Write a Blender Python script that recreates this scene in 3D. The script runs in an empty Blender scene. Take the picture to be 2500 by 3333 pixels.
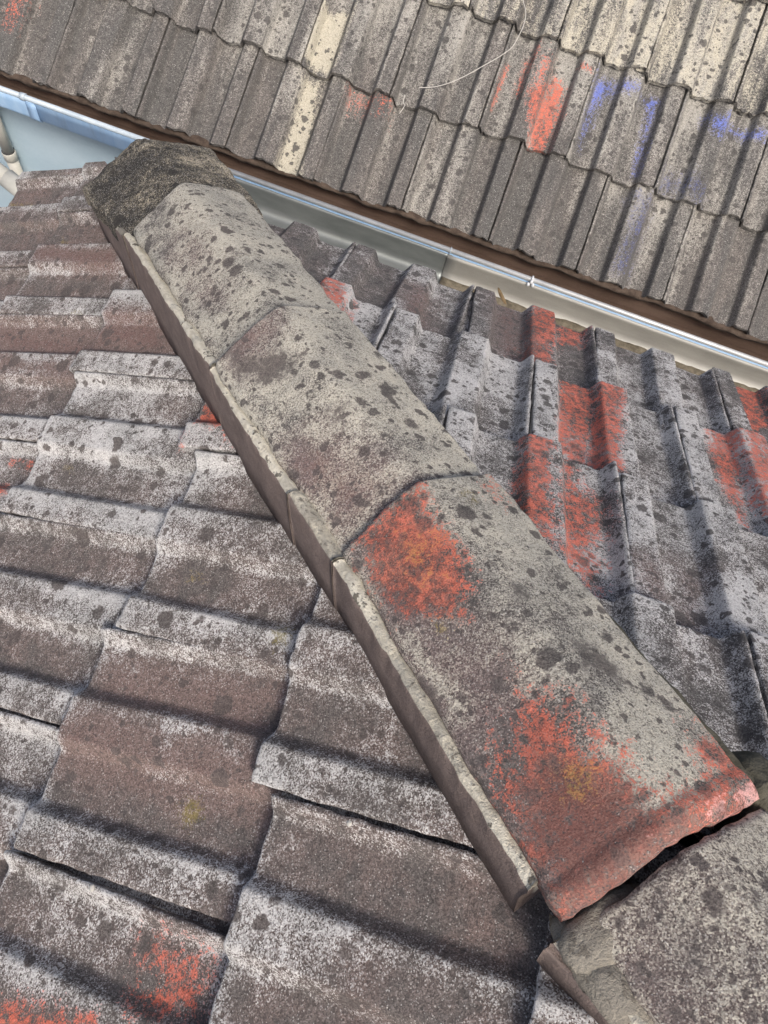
import bpy, math
import numpy as np
from mathutils import Matrix, Vector

SC = bpy.context.scene
COL = SC.collection

# ------------------------------------------------------------------ camera, sky, sun, exposure
cam_data = bpy.data.cameras.new("camera")
cam_data.sensor_fit = 'HORIZONTAL'
cam_data.sensor_width = 36.0
cam_data.lens = 36.0 * 2320.42 / 2500.0
cam_data.clip_start = 0.02
cam_data.clip_end = 500.0
cam = bpy.data.objects.new("camera", cam_data)
COL.objects.link(cam)
R_ = Vector((0.94605, 0.29218, 0.14011)); R_.normalize()
F_ = Vector((0.01874, 0.38234, -0.92383)); F_.normalize()
U_ = R_.cross(F_); U_.normalize()
cam.matrix_world = Matrix(((R_.x, U_.x, -F_.x, 0.32813), (R_.y, U_.y, -F_.y, -0.71717),
                           (R_.z, U_.z, -F_.z, 1.05986), (0, 0, 0, 1)))
SC.camera = cam

SUN_AZ_DIR = Vector((0.36, -0.50, 0.80)).normalized()      # towards the sun
sun_el = math.asin(SUN_AZ_DIR.z)
sun_rot = math.atan2(SUN_AZ_DIR.x, SUN_AZ_DIR.y)
world = bpy.data.worlds.new("World")
SC.world = world
world.use_nodes = True
wn = world.node_tree
bg = wn.nodes.get("Background") or wn.nodes.new("ShaderNodeBackground")
sky = wn.nodes.new("ShaderNodeTexSky")
sky.sky_type = 'NISHITA'
sky.sun_disc = False
sky.sun_elevation = sun_el
sky.sun_rotation = sun_rot
sky.air_density = 0.75
sky.dust_density = 6.0
sky.ozone_density = 1.0
wn.links.new(sky.outputs[0], bg.inputs[0])
bg.inputs[1].default_value = 0.115
sun_data = bpy.data.lights.new("sun", 'SUN')
sun_data.energy = 1.75
sun_data.angle = math.radians(16.0)
sun_data.color = (1.0, 0.95, 0.89)
sun = bpy.data.objects.new("sun", sun_data)
COL.objects.link(sun)
sun.rotation_euler = SUN_AZ_DIR.to_track_quat('Z', 'Y').to_euler()
SC.view_settings.view_transform = 'Standard'
SC.view_settings.look = 'None'
SC.view_settings.gamma = 1.0
SC.view_settings.use_curve_mapping = False
SC.view_settings.exposure = 0.52

# ------------------------------------------------------------------ helpers
RNG = np.random.default_rng(11)


def link(o):
    COL.objects.link(o)
    return o


def tag(o, label=None, cat=None, group=None, kind=None):
    if label: o['label'] = label
    if cat: o['category'] = cat
    if group: o['group'] = group
    if kind: o['kind'] = kind
    return o


def empty(name, loc, label, cat, group=None, kind='thing'):
    o = bpy.data.objects.new(name, None)
    o.location = loc
    o.empty_display_size = 0.1
    link(o)
    return tag(o, label, cat, group, kind)


def mesh_obj(name, verts, faces, mat, parent=None, smooth=True, attrs=None, matrix=None):
    me = bpy.data.meshes.new(name)
    me.from_pydata([tuple(v) for v in verts], [], [tuple(f) for f in faces])
    me.update()
    if smooth:
        me.polygons.foreach_set('use_smooth', np.ones(len(me.polygons), dtype=bool))
    for k, a in (attrs or {}).items():
        at = me.attributes.new(k, 'FLOAT', 'POINT')
        at.data.foreach_set('value', np.asarray(a, dtype=np.float32))
    if mat:
        me.materials.append(mat)
    o = bpy.data.objects.new(name, me)
    link(o)
    if parent is not None:
        o.parent = parent
        o.matrix_parent_inverse = Matrix.Identity(4)
    if matrix is not None:
        if parent is not None:
            pm = Matrix.Identity(4)
            p = parent
            chain = []
            while p is not None:
                chain.append(p)
                p = p.parent
            for p in reversed(chain):
                pm = pm @ p.matrix_basis
            o.matrix_basis = pm.inverted() @ matrix
        else:
            o.matrix_basis = matrix
    return o


def hash3(ix, iy, iz, seed):
    h = (ix * 374761393 + iy * 668265263 + iz * 2147483647 + seed * 144665) & 0xFFFFFFFF
    h = ((h ^ (h >> 13)) * 1274126177) & 0xFFFFFFFF
    h = ((h ^ (h >> 16)) * 2246822519) & 0xFFFFFFFF
    return ((h ^ (h >> 15)) & 0xFFFF) / 65535.0


def vnoise(p, scale, seed=0):
    """smooth value noise in -1..1 for an (n,3) array"""
    q = p * scale + 1000.0
    i = np.floor(q).astype(np.int64)
    f = q - i
    f = f * f * (3 - 2 * f)
    r = 0
    for dx in (0, 1):
        for dy in (0, 1):
            for dz in (0, 1):
                w = (f[:, 0] if dx else 1 - f[:, 0]) * (f[:, 1] if dy else 1 - f[:, 1]) * (f[:, 2] if dz else 1 - f[:, 2])
                r = r + w * hash3(i[:, 0] + dx, i[:, 1] + dy, i[:, 2] + dz, seed)
    return r * 2 - 1


def poly_sd(pts, poly):
    """signed distance (positive inside) of (n,2) points to a polygon"""
    poly = np.asarray(poly, float)
    d = np.full(len(pts), 1e9)
    inside = np.zeros(len(pts), bool)
    m = len(poly)
    for k in range(m):
        a, b = poly[k], poly[(k + 1) % m]
        ab = b - a
        t = np.clip(((pts - a) @ ab) / max(ab @ ab, 1e-12), 0, 1)
        d = np.minimum(d, np.linalg.norm(pts - a - t[:, None] * ab, axis=1))
        c = (a[1] > pts[:, 1]) != (b[1] > pts[:, 1])
        if c.any():
            xi = (b[0] - a[0]) * (pts[:, 1] - a[1]) / (b[1] - a[1] + 1e-15) + a[0]
            inside ^= c & (pts[:, 0] < xi)
    return np.where(inside, d, -d)


def patch_attrs(world_xy, patches):
    out = {k: np.zeros(len(world_xy)) for k in ('red', 'blue', 'navy', 'dark', 'pale', 'mauve', 'yellow')}
    for kind, soft, st, poly in patches:
        sd = poly_sd(world_xy, poly)
        out[kind] = np.maximum(out[kind], st * np.clip(0.5 + 0.5 * sd / soft, 0, 1))
    return out


def grid_faces(nr, nc, off=0, flip=False):
    a = (np.arange(nr - 1)[:, None] * nc + np.arange(nc - 1)[None, :]).ravel() + off
    f = np.stack([a, a + 1, a + nc + 1, a + nc], 1)
    return f[:, ::-1].tolist() if flip else f.tolist()


def basis_matrix(e, s, n, o):
    return Matrix(((e[0], s[0], n[0], o[0]), (e[1], s[1], n[1], o[1]), (e[2], s[2], n[2], o[2]), (0, 0, 0, 1)))


# ------------------------------------------------------------------ materials
class NT:
    def __init__(self, name):
        self.m = bpy.data.materials.new(name)
        self.m.use_nodes = True
        self.t = self.m.node_tree
        self.t.nodes.clear()

    def n(self, kind, **kw):
        nd = self.t.nodes.new(kind)
        for k, v in kw.items():
            setattr(nd, k, v)
        return nd

    def put(self, sock, v):
        if isinstance(v, bpy.types.NodeSocket):
            self.t.links.new(v, sock)
        elif v is not None:
            if isinstance(v, (tuple, list)) and len(v) == 3 and sock.type == 'RGBA':
                v = (*v, 1.0)
            sock.default_value = v

    def math(self, op, a, b=None, c=None, clamp=False):
        nd = self.n('ShaderNodeMath', operation=op, use_clamp=clamp)
        for s, v in zip(nd.inputs, (a, b, c)):
            self.put(s, v)
        return nd.outputs[0]

    def add(self, *xs):
        r = xs[0]
        for x in xs[1:]:
            r = self.math('ADD', r, x)
        return r

    def mul(self, a, b):
        return self.math('MULTIPLY', a, b)

    def step(self, x, lo, hi, to0=0.0, to1=1.0):
        nd = self.n('ShaderNodeMapRange', interpolation_type='SMOOTHSTEP')
        self.put(nd.inputs[0], x)
        for i, v in enumerate((lo, hi, to0, to1)):
            self.put(nd.inputs[1 + i], v)
        return nd.outputs[0]

    def mix(self, fac, a, b, blend='MIX'):
        nd = self.n('ShaderNodeMix', data_type='RGBA', blend_type=blend)
        self.put(nd.inputs[0], fac)
        self.put(nd.inputs[6], a)
        self.put(nd.inputs[7], b)
        return nd.outputs[2]

    def noise(self, vec, scale, detail=3.0, rough=0.55, dist=0.0):
        nd = self.n('ShaderNodeTexNoise')
        self.put(nd.inputs['Vector'], vec)
        nd.inputs['Scale'].default_value = scale
        nd.inputs['Detail'].default_value = detail
        nd.inputs['Roughness'].default_value = rough
        nd.inputs['Distortion'].default_value = dist
        return nd.outputs[0]

    def cn(self, vec, scale, amp, detail=3.0, rough=0.55):
        """noise centred on zero, times amp"""
        return self.mul(self.math('SUBTRACT', self.noise(vec, scale, detail, rough), 0.5), amp)

    def voro(self, vec, scale, rnd=1.0):
        nd = self.n('ShaderNodeTexVoronoi')
        self.put(nd.inputs['Vector'], vec)
        nd.inputs['Scale'].default_value = scale
        nd.inputs['Randomness'].default_value = rnd
        sep = self.n('ShaderNodeSeparateColor')
        self.t.links.new(nd.outputs['Color'], sep.inputs[0])
        return nd.outputs['Distance'], sep.outputs[0], sep.outputs[1], sep.outputs[2]

    def attr(self, name):
        nd = self.n('ShaderNodeAttribute', attribute_type='GEOMETRY', attribute_name=name)
        return nd.outputs['Fac']

    def coords(self, stretch=None):
        tc = self.n('ShaderNodeTexCoord')
        oi = self.n('ShaderNodeObjectInfo')
        vm = self.n('ShaderNodeVectorMath', operation='ADD')
        cb = self.n('ShaderNodeCombineXYZ')
        r = oi.outputs['Random']
        self.put(cb.inputs[0], self.mul(r, 37.0)); self.put(cb.inputs[1], self.mul(r, 91.0)); self.put(cb.inputs[2], self.mul(r, 53.0))
        self.t.links.new(tc.outputs['Object'], vm.inputs[0])
        self.t.links.new(cb.outputs[0], vm.inputs[1])
        return vm.outputs[0], r

    def vmul(self, vec, s):
        vm = self.n('ShaderNodeVectorMath', operation='MULTIPLY')
        self.put(vm.inputs[0], vec)
        vm.inputs[1].default_value = s
        return vm.outputs[0]

    def warp(self, vec, scale, amt):
        nd = self.n('ShaderNodeTexNoise')
        self.put(nd.inputs['Vector'], vec)
        nd.inputs['Scale'].default_value = scale
        nd.inputs['Detail'].default_value = 3.0
        a = self.n('ShaderNodeVectorMath', operation='SUBTRACT')
        self.t.links.new(nd.outputs[1], a.inputs[0]); a.inputs[1].default_value = (.5, .5, .5)
        b = self.n('ShaderNodeVectorMath', operation='SCALE')
        self.t.links.new(a.outputs[0], b.inputs[0]); b.inputs['Scale'].default_value = amt
        c = self.n('ShaderNodeVectorMath', operation='ADD')
        self.put(c.inputs[0], vec); self.t.links.new(b.outputs[0], c.inputs[1])
        return c.outputs[0]

    def finish(self, col, rough=0.9, bump=None, bdist=0.002, bstr=0.6, metal=0.0, spec=0.25):
        p = self.n('ShaderNodeBsdfPrincipled')
        self.put(p.inputs['Base Color'], col)
        self.put(p.inputs['Roughness'], rough)
        self.put(p.inputs['Metallic'], metal)
        p.inputs['Specular IOR Level'].default_value = spec
        if bump is not None:
            b = self.n('ShaderNodeBump')
            b.inputs['Strength'].default_value = bstr
            b.inputs['Distance'].default_value = bdist
            self.put(b.inputs['Height'], bump)
            self.t.links.new(b.outputs[0], p.inputs['Normal'])
        o = self.n('ShaderNodeOutputMaterial')
        self.t.links.new(p.outputs[0], o.inputs[0])
        return self.m


def concrete(name, dark, brown, lich_a, lich_b, spot_col, spots=0.5, spot_scale=26.0, grain=640.0, bias=0.0,
             streak=False, speck=0.5, pale_col=(0.50, 0.46, 0.34), pale_all=0.0, lich_op=0.85, soft=0.24, yellow=0.06, patch=0.46, gramp=0.50):
    """weathered concrete tile: body colour, crustose lichen grains, round dark lichen blotches, paint remains"""
    k = NT(name)
    P, rnd = k.coords()
    PS = k.vmul(P, (1.0, 0.16, 1.0)) if streak else P
    big = k.cn(PS, 11.0, 2.0, 4.0)
    mid = k.cn(PS, 42.0, 2.0, 5.0, 0.6)
    mid2 = k.cn(P, 120.0, 2.0, 4.0, 0.65)
    fine = k.cn(P, 560.0, 2.0, 3.0, 0.7)
    gd, gr, gg, gb = k.voro(P, grain)
    gr0 = k.math('SUBTRACT', gr, 0.5)
    # body
    body = k.mix(k.step(k.add(0.5, k.mul(big, 0.6), k.mul(mid, 0.4), k.mul(k.attr('mauve'), 0.8)), 0.25, 0.85), dark, brown)
    body = k.mix(1.0, body, k.add(1.0, k.mul(fine, 0.35), k.mul(gr0, 0.5), k.mul(mid, 0.15)), 'MULTIPLY') if False else body
    tone = k.add(1.0, k.mul(fine, 0.5), k.mul(gr0, 0.45), k.mul(mid2, 0.25))
    cb = k.n('ShaderNodeCombineColor')
    for i in range(3):
        k.put(cb.inputs[i], tone)
    body = k.mix(1.0, body, cb.outputs[0], 'MULTIPLY')
    # lichen film made of grains
    cov = k.add(k.attr('lich'), bias, k.mul(big, patch), k.mul(mid, patch), k.mul(k.attr('mauve'), -0.28))
    lm = k.step(k.add(cov, k.mul(mid2, 0.26), k.mul(fine, 0.34), k.mul(gr0, gramp)), 0.5 - soft, 0.5 + soft)
    lcol = k.mix(k.step(k.add(0.5, k.mul(big, 0.8), k.mul(gg, 0.3)), 0.3, 0.9), lich_a, lich_b)
    col = k.mix(k.mul(lm, lich_op), body, lcol)
    # pale sand grains
    sg = k.mul(k.step(gb, 1.0 - 0.16 * speck, 1.0 - 0.10 * speck), k.step(gd, 0.62, 0.35))
    col = k.mix(k.mul(sg, 0.55), col, (0.62, 0.60, 0.56))
    dg = k.mul(k.step(gb, 0.14, 0.08), 0.5)
    col = k.mix(dg, col, spot_col)
    # pale cement-coloured zones
    pm = k.step(k.add(k.attr('pale'), pale_all, k.mul(mid, 0.5), k.mul(mid2, 0.3), k.mul(fine, 0.2), k.mul(gr0, 0.2)), 0.35, 0.7)
    col = k.mix(k.mul(pm, 0.85), col, pale_col)
    # paint remains
    edge = k.add(k.mul(mid, 0.65), k.mul(mid2, 0.85), k.mul(fine, 0.5), k.mul(gr0, 0.4))
    rd = k.attr('red')
    rm = k.mul(k.step(k.add(k.mul(rd, 0.80), edge), 0.34, 0.70), k.step(rd, 0.04, 0.12))
    rcol = k.mix(k.step(k.add(0.52, mid2, k.mul(fine, 0.8), k.mul(mid, 0.8), k.mul(k.attr('mauve'), -0.95)), 0.15, 0.85), (0.21, 0.090, 0.072), (0.62, 0.155, 0.098))
    col = k.mix(k.mul(rm, 0.88), col, rcol)
    bl = k.attr('blue')
    bm = k.mul(k.step(k.add(k.mul(bl, 0.78), edge), 0.25, 0.85), k.step(bl, 0.04, 0.12))
    col = k.mix(k.mul(bm, 0.85), col, (0.135, 0.185, 0.55))
    ch = k.mul(k.step(k.add(k.attr('chalk'), k.mul(edge, 0.8)), 0.40, 0.75), k.step(k.attr('chalk'), 0.03, 0.1))
    col = k.mix(k.mul(ch, 0.7), col, (0.62, 0.40, 0.38))
    nv = k.attr('navy')
    nm = k.mul(k.step(k.add(nv, edge), 0.3, 0.9), k.step(nv, 0.02, 0.2))
    col = k.mix(k.mul(nm, 0.75), col, (0.045, 0.065, 0.20))
    mv = k.step(k.add(k.mul(k.attr('mauve'), 0.8), k.mul(mid, 0.5), k.mul(mid2, 0.6), k.mul(fine, 0.4)), 0.35, 0.95)
    col = k.mix(k.mul(mv, k.mul(k.step(k.attr('mauve'), 0.03, 0.15), 0.55)), col, (0.175, 0.098, 0.088))
    # blotches
    W = k.warp(P, 95.0, 0.016)
    sp = None
    for sc, lo, seedv in ((spot_scale, 0.26, 3.1), (spot_scale * 1.7, 0.25, 7.7), (spot_scale * 3.1, 0.24, 1.9)):
        ov = k.n('ShaderNodeVectorMath', operation='ADD')
        k.put(ov.inputs[0], W); ov.inputs[1].default_value = (seedv, seedv * 2, seedv * 3)
        d, r1, r2, r3 = k.voro(ov.outputs[0], sc)
        rad = k.add(0.10, k.mul(r1, lo))
        m_ = k.step(k.math('SUBTRACT', k.add(rad, k.mul(fine, 0.07), k.mul(mid2, 0.10)), d), -0.05, 0.05)
        m_ = k.mul(m_, k.step(k.add(r2, k.mul(big, 0.9)), 1.0 - spots - 0.03, 1.0 - spots + 0.03))
        sp = m_ if sp is None else k.math('MAXIMUM', sp, m_)
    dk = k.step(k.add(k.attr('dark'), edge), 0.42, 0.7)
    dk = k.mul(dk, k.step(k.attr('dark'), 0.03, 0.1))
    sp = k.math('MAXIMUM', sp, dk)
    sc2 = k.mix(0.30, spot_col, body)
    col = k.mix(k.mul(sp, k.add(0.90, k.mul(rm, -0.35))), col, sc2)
    # small yellow lichen rosettes
    d, r1, r2, r3 = k.voro(k.warp(P, 160.0, 0.012), 7.0)
    ym = k.mul(k.step(k.add(d, k.mul(fine, 0.2), k.mul(mid2, 0.15)), 0.13, 0.05), k.step(r1, 1 - yellow, 1 - yellow + 0.01))
    col = k.mix(k.mul(ym, 0.45), col, (0.33, 0.27, 0.05))
    ya = k.attr('yellow')
    y2 = k.mul(k.step(k.add(ya, edge), 0.45, 0.75), k.step(ya, 0.03, 0.1))
    col = k.mix(k.mul(y2, 0.38), col, (0.33, 0.25, 0.045))
    gt = k.add(1.0, k.mul(gr0, 0.34), k.mul(fine, 0.36), k.mul(mid2, 0.12))
    gc = k.n('ShaderNodeCombineColor')
    for i in range(3):
        k.put(gc.inputs[i], gt)
    col = k.mix(1.0, col, gc.outputs[0], 'MULTIPLY')
    bump = k.add(k.mul(fine, 0.8), k.mul(gr, 0.55), k.mul(mid2, 0.6), k.mul(sp, -0.25), k.mul(lm, 0.2))
    return k.finish(col, 0.93, bump, 0.0011 if grain > 300 else 0.0016, 0.75, spec=0.2)


def simple(name, a, b, scale=30.0, rough=0.85, metal=0.0, fine=250.0, bdist=0.001, spec=0.3, stretch=None, amt=1.0, grime=None):
    k = NT(name)
    P, rnd = k.coords()
    Q = k.vmul(P, stretch) if stretch else P
    x = k.add(0.5, k.cn(Q, scale, 1.6 * amt, 5.0, 0.6), k.cn(P, fine, 0.5 * amt, 3.0, 0.6))
    col = k.mix(k.step(x, 0.1, 0.9), a, b)
    if grime:
        g = k.step(k.add(0.3, k.cn(Q, scale * 0.5, 2.2, 5.0, 0.65)), 0.4, 0.9)
        col = k.mix(k.mul(g, 0.7), col, grime)
    return k.finish(col, rough, k.cn(P, fine, 1.0, 3.0), bdist, 0.6, metal, spec)


M_TILE = concrete("near_tile_concrete", (0.142, 0.126, 0.117), (0.208, 0.155, 0.138), (0.47, 0.47, 0.455), (0.66, 0.655, 0.635),
                  (0.085, 0.078, 0.074), spots=0.42, spot_scale=22.0, bias=-0.04, yellow=0.06)
M_TILE2 = concrete("eave_side_tile_concrete", (0.125, 0.119, 0.115), (0.172, 0.146, 0.138), (0.45, 0.45, 0.445), (0.64, 0.635, 0.62),
                   (0.070, 0.067, 0.066), spots=0.66, spot_scale=26.0, bias=-0.03, yellow=0.02)
M_FAR = concrete("far_tile_concrete", (0.112, 0.108, 0.102), (0.165, 0.148, 0.135), (0.30, 0.29, 0.265), (0.42, 0.405, 0.36),
                 (0.075, 0.072, 0.068), spots=0.48, spot_scale=28.0, bias=-0.03, streak=True, grain=430.0, yellow=0.0,
                 pale_col=(0.52, 0.485, 0.385), soft=0.34, speck=0.3, patch=0.6, gramp=0.35)
M_RIDGE = concrete("ridge_concrete", (0.150, 0.137, 0.127), (0.200, 0.155, 0.145), (0.42, 0.405, 0.35), (0.58, 0.55, 0.455),
                   (0.075, 0.070, 0.067), spots=0.72, spot_scale=25.0, bias=0.08, yellow=0.07, speck=0.6, patch=0.46, gramp=0.36)
M_RIDGE_DK = concrete("dark_ridge_concrete", (0.044, 0.041, 0.037), (0.066, 0.060, 0.051), (0.34, 0.30, 0.22), (0.50, 0.44, 0.33),
                      (0.036, 0.034, 0.032), spots=0.3, spot_scale=22.0, bias=-0.14, speck=1.4, yellow=0.0)


def mortar_mat():
    k = NT("bedding_mortar")
    P, rnd = k.coords()
    mid = k.cn(P, 45.0, 2.0, 5.0, 0.6); fine = k.cn(P, 420.0, 2.0, 3.0, 0.7); m2 = k.cn(P, 140.0, 2.0, 4.0, 0.6)
    gd, gr, gg, gb = k.voro(P, 650.0)
    face = k.mix(k.step(k.add(0.5, k.mul(mid, 0.6), k.mul(fine, 0.3)), 0.2, 0.8), (0.225, 0.178, 0.158), (0.300, 0.240, 0.215))
    face = k.mix(k.mul(k.step(gr, 0.65, 0.95), 0.55), face, (0.19, 0.15, 0.13))
    lip = k.mix(k.step(k.add(0.5, k.mul(mid, 0.7), k.mul(m2, 0.5)), 0.2, 0.75), (0.56, 0.52, 0.42), (0.80, 0.76, 0.64))
    lip = k.mix(k.step(k.add(0.22, mid, k.mul(m2, 0.8)), 0.42, 0.62), lip, (0.20, 0.185, 0.15))
    g = k.step(k.add(k.attr('pale'), k.mul(m2, 0.15)), 0.4, 0.6)
    col = k.mix(g, face, k.mix(k.mul(k.step(k.add(k.attr('dark'), k.mul(m2, 0.6), k.mul(mid, 0.3)), 0.05, 0.6), 0.8), lip, (0.19, 0.172, 0.145)))
    return k.finish(col, 0.95, k.add(k.mul(fine, 0.8), k.mul(gr, 0.7), m2), 0.0022, 0.9, spec=0.15)


M_MORTAR = mortar_mat()
M_MOSS = simple("mossy_mortar", (0.055, 0.053, 0.038), (0.12, 0.112, 0.085), 60.0, 0.97, fine=300.0, bdist=0.003)
M_GRIME = simple("eave_grime", (0.048, 0.034, 0.026), (0.105, 0.078, 0.060), 45.0, 0.97, fine=240.0, bdist=0.004)
M_SILT = simple('leaf_silt', (0.10, 0.085, 0.06), (0.22, 0.19, 0.14), 50.0, 0.97, fine=260.0, bdist=0.003)
M_TROUGH = simple("rusty_trough", (0.115, 0.075, 0.055), (0.175, 0.120, 0.092), 18.0, 0.9, fine=160.0, stretch=(0.3, 1, 1))
M_UNDER = simple("dark_underlay", (0.018, 0.016, 0.015), (0.030, 0.027, 0.025), 20.0, 0.95)
M_BLUE = simple("blue_gutter_paint", (0.25, 0.40, 0.60), (0.33, 0.48, 0.66), 26.0, 0.45, fine=120.0, bdist=0.0006, stretch=(1.4, 1, 0.25), amt=1.0, spec=0.4, grime=(0.16, 0.24, 0.36))
M_BEAD = simple("bead_paint", (0.36, 0.43, 0.49), (0.52, 0.59, 0.64), 30.0, 0.42, fine=160.0, bdist=0.0005, amt=1.0, spec=0.5, stretch=(.5, 1, 1), grime=(.22, .23, .23))
M_BEAD2 = simple('zinc_bead', (0.46, 0.47, 0.465), (0.62, 0.63, 0.62), 30.0, 0.40, metal=0.3, fine=160.0, bdist=0.0005, amt=1.0, spec=0.5, stretch=(.5, 1, 1), grime=(.25, .245, .23))
M_ZINC = simple("weathered_zinc", (0.17, 0.185, 0.18), (0.28, 0.295, 0.285), 16.0, 0.42, metal=0.55, fine=500.0, bdist=0.0004, stretch=(0.35, 1, 1), amt=0.8)
M_ZINC_LT = simple("bright_zinc", (0.30, 0.295, 0.27), (0.45, 0.44, 0.40), 14.0, 0.62, metal=0.30, fine=400.0, bdist=0.0004, stretch=(0.3, 1, 1), amt=0.8, grime=(0.20, 0.17, 0.125))
M_WALL = simple("pale_blue_render", (0.41, 0.54, 0.62), (0.49, 0.61, 0.68), 9.0, 0.9, fine=140.0, bdist=0.0008, amt=1.0, stretch=(0.5, 1, 1), grime=(.30, .41, .46))
M_WALL2 = simple("grey_render", (0.34, 0.33, 0.31), (0.42, 0.41, 0.38), 9.0, 0.9)
M_PVC = simple("aged_pvc", (0.50, 0.49, 0.43), (0.60, 0.585, 0.52), 20.0, 0.5, fine=120.0, bdist=0.0003)
M_PVC2 = simple("grey_pvc", (0.40, 0.40, 0.36), (0.50, 0.495, 0.45), 20.0, 0.55, fine=120.0, bdist=0.0003)
M_RUBBER = simple("dark_seal", (0.03, 0.03, 0.03), (0.05, 0.05, 0.05), 20.0, 0.6)
M_WIRE = simple("white_cable", (0.45, 0.43, 0.39), (0.56, 0.54, 0.49), 80.0, 0.6)
M_CLIP = simple("clear_plastic", (0.55, 0.57, 0.58), (0.70, 0.72, 0.73), 80.0, 0.25, spec=0.6)
M_LEAF = simple("dry_leaf", (0.16, 0.11, 0.06), (0.26, 0.19, 0.11), 80.0, 0.8)
M_GROUND = simple("concrete_ground", (0.20, 0.19, 0.18), (0.28, 0.27, 0.255), 3.0, 0.95, fine=60.0, bdist=0.003)
M_STONE = simple("pale_grit", (0.36, 0.35, 0.32), (0.48, 0.47, 0.43), 90.0, 0.9)

# ------------------------------------------------------------------ measured data (plane frames in metres)
PLANE = {
    'L': dict(o=(0.0184, -0.5369, 0.0), e=(-0.034228, 0.999414, 0.0), s=(0.872385, 0.029878, 0.487905), g=0.3306),
    'R': dict(o=(-0.0637, 0.4785, -0.2889), e=(1.0, 0.0, 0.0), s=(0.0, -0.856052, 0.516889), g=0.3268),
    'O': dict(o=(-1.0961, 1.0369, -0.7083), e=(-1.0, -0.001, 0.0026), s=(0.000273, 0.896059, 0.443935), g=0.3298),
}
for d_ in PLANE.values():
    for k_ in ('o', 'e', 's'):
        d_[k_] = np.array(d_[k_], float)
    d_['e'] /= np.linalg.norm(d_['e'])
    d_['s'] -= d_['e'] * (d_['s'] @ d_['e']); d_['s'] /= np.linalg.norm(d_['s'])
    d_['n'] = np.cross(d_['e'], d_['s'])
    if d_['n'][2] < 0:
        d_['n'] = -d_['n']
HIP = np.array([0.6905, -0.6192, 0.3739]); HIP /= np.linalg.norm(HIP)
HN = np.cross(HIP, [0, 0, 1.0]); HN /= np.linalg.norm(HN)
if HN[0] < 0: HN = -HN
HU = np.cross(HN, HIP)
if HU[2] < 0: HU = -HU
OFF_L={(-2, -4): (0.0048, 0.05), (-1, -3): (-0.0127, 0.05), (-1, -1): (-0.0027, 0.05), (0, -2): (-0.0101, 0.0), (0, 0): (0.0181, 0.05), (0, 2): (0.0024, -0.05), (1, 1): (-0.0186, 0.0082), (1, 3): (0.0126, 0.0), (2, 2): (0.0049, 0.0)}
OFF_R={(1, -1): (0.0092, -0.05), (1, 1): (0.0016, 0.05), (1, 3): (0.0165, -0.05), (1, 5): (0.0149, 0.05), (2, 0): (-0.0477, 0.0), (2, 2): (-0.0141, 0.0104), (2, 4): (0.0002, -0.0212), (2, 6): (-0.0069, 0.0), (3, 3): (-0.0032, -0.05), (3, 5): (0.019, 0.0), (4, 4): (0.0008, -0.0004)}
CE_L={-2: 0.0068, -1: 0.0025, 0: -0.0038, 1: 0.0022, 2: 0.0032}
CE_R={1: -0.0012, 2: 0.001, 3: 0.0026, 4: -0.0057}
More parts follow.
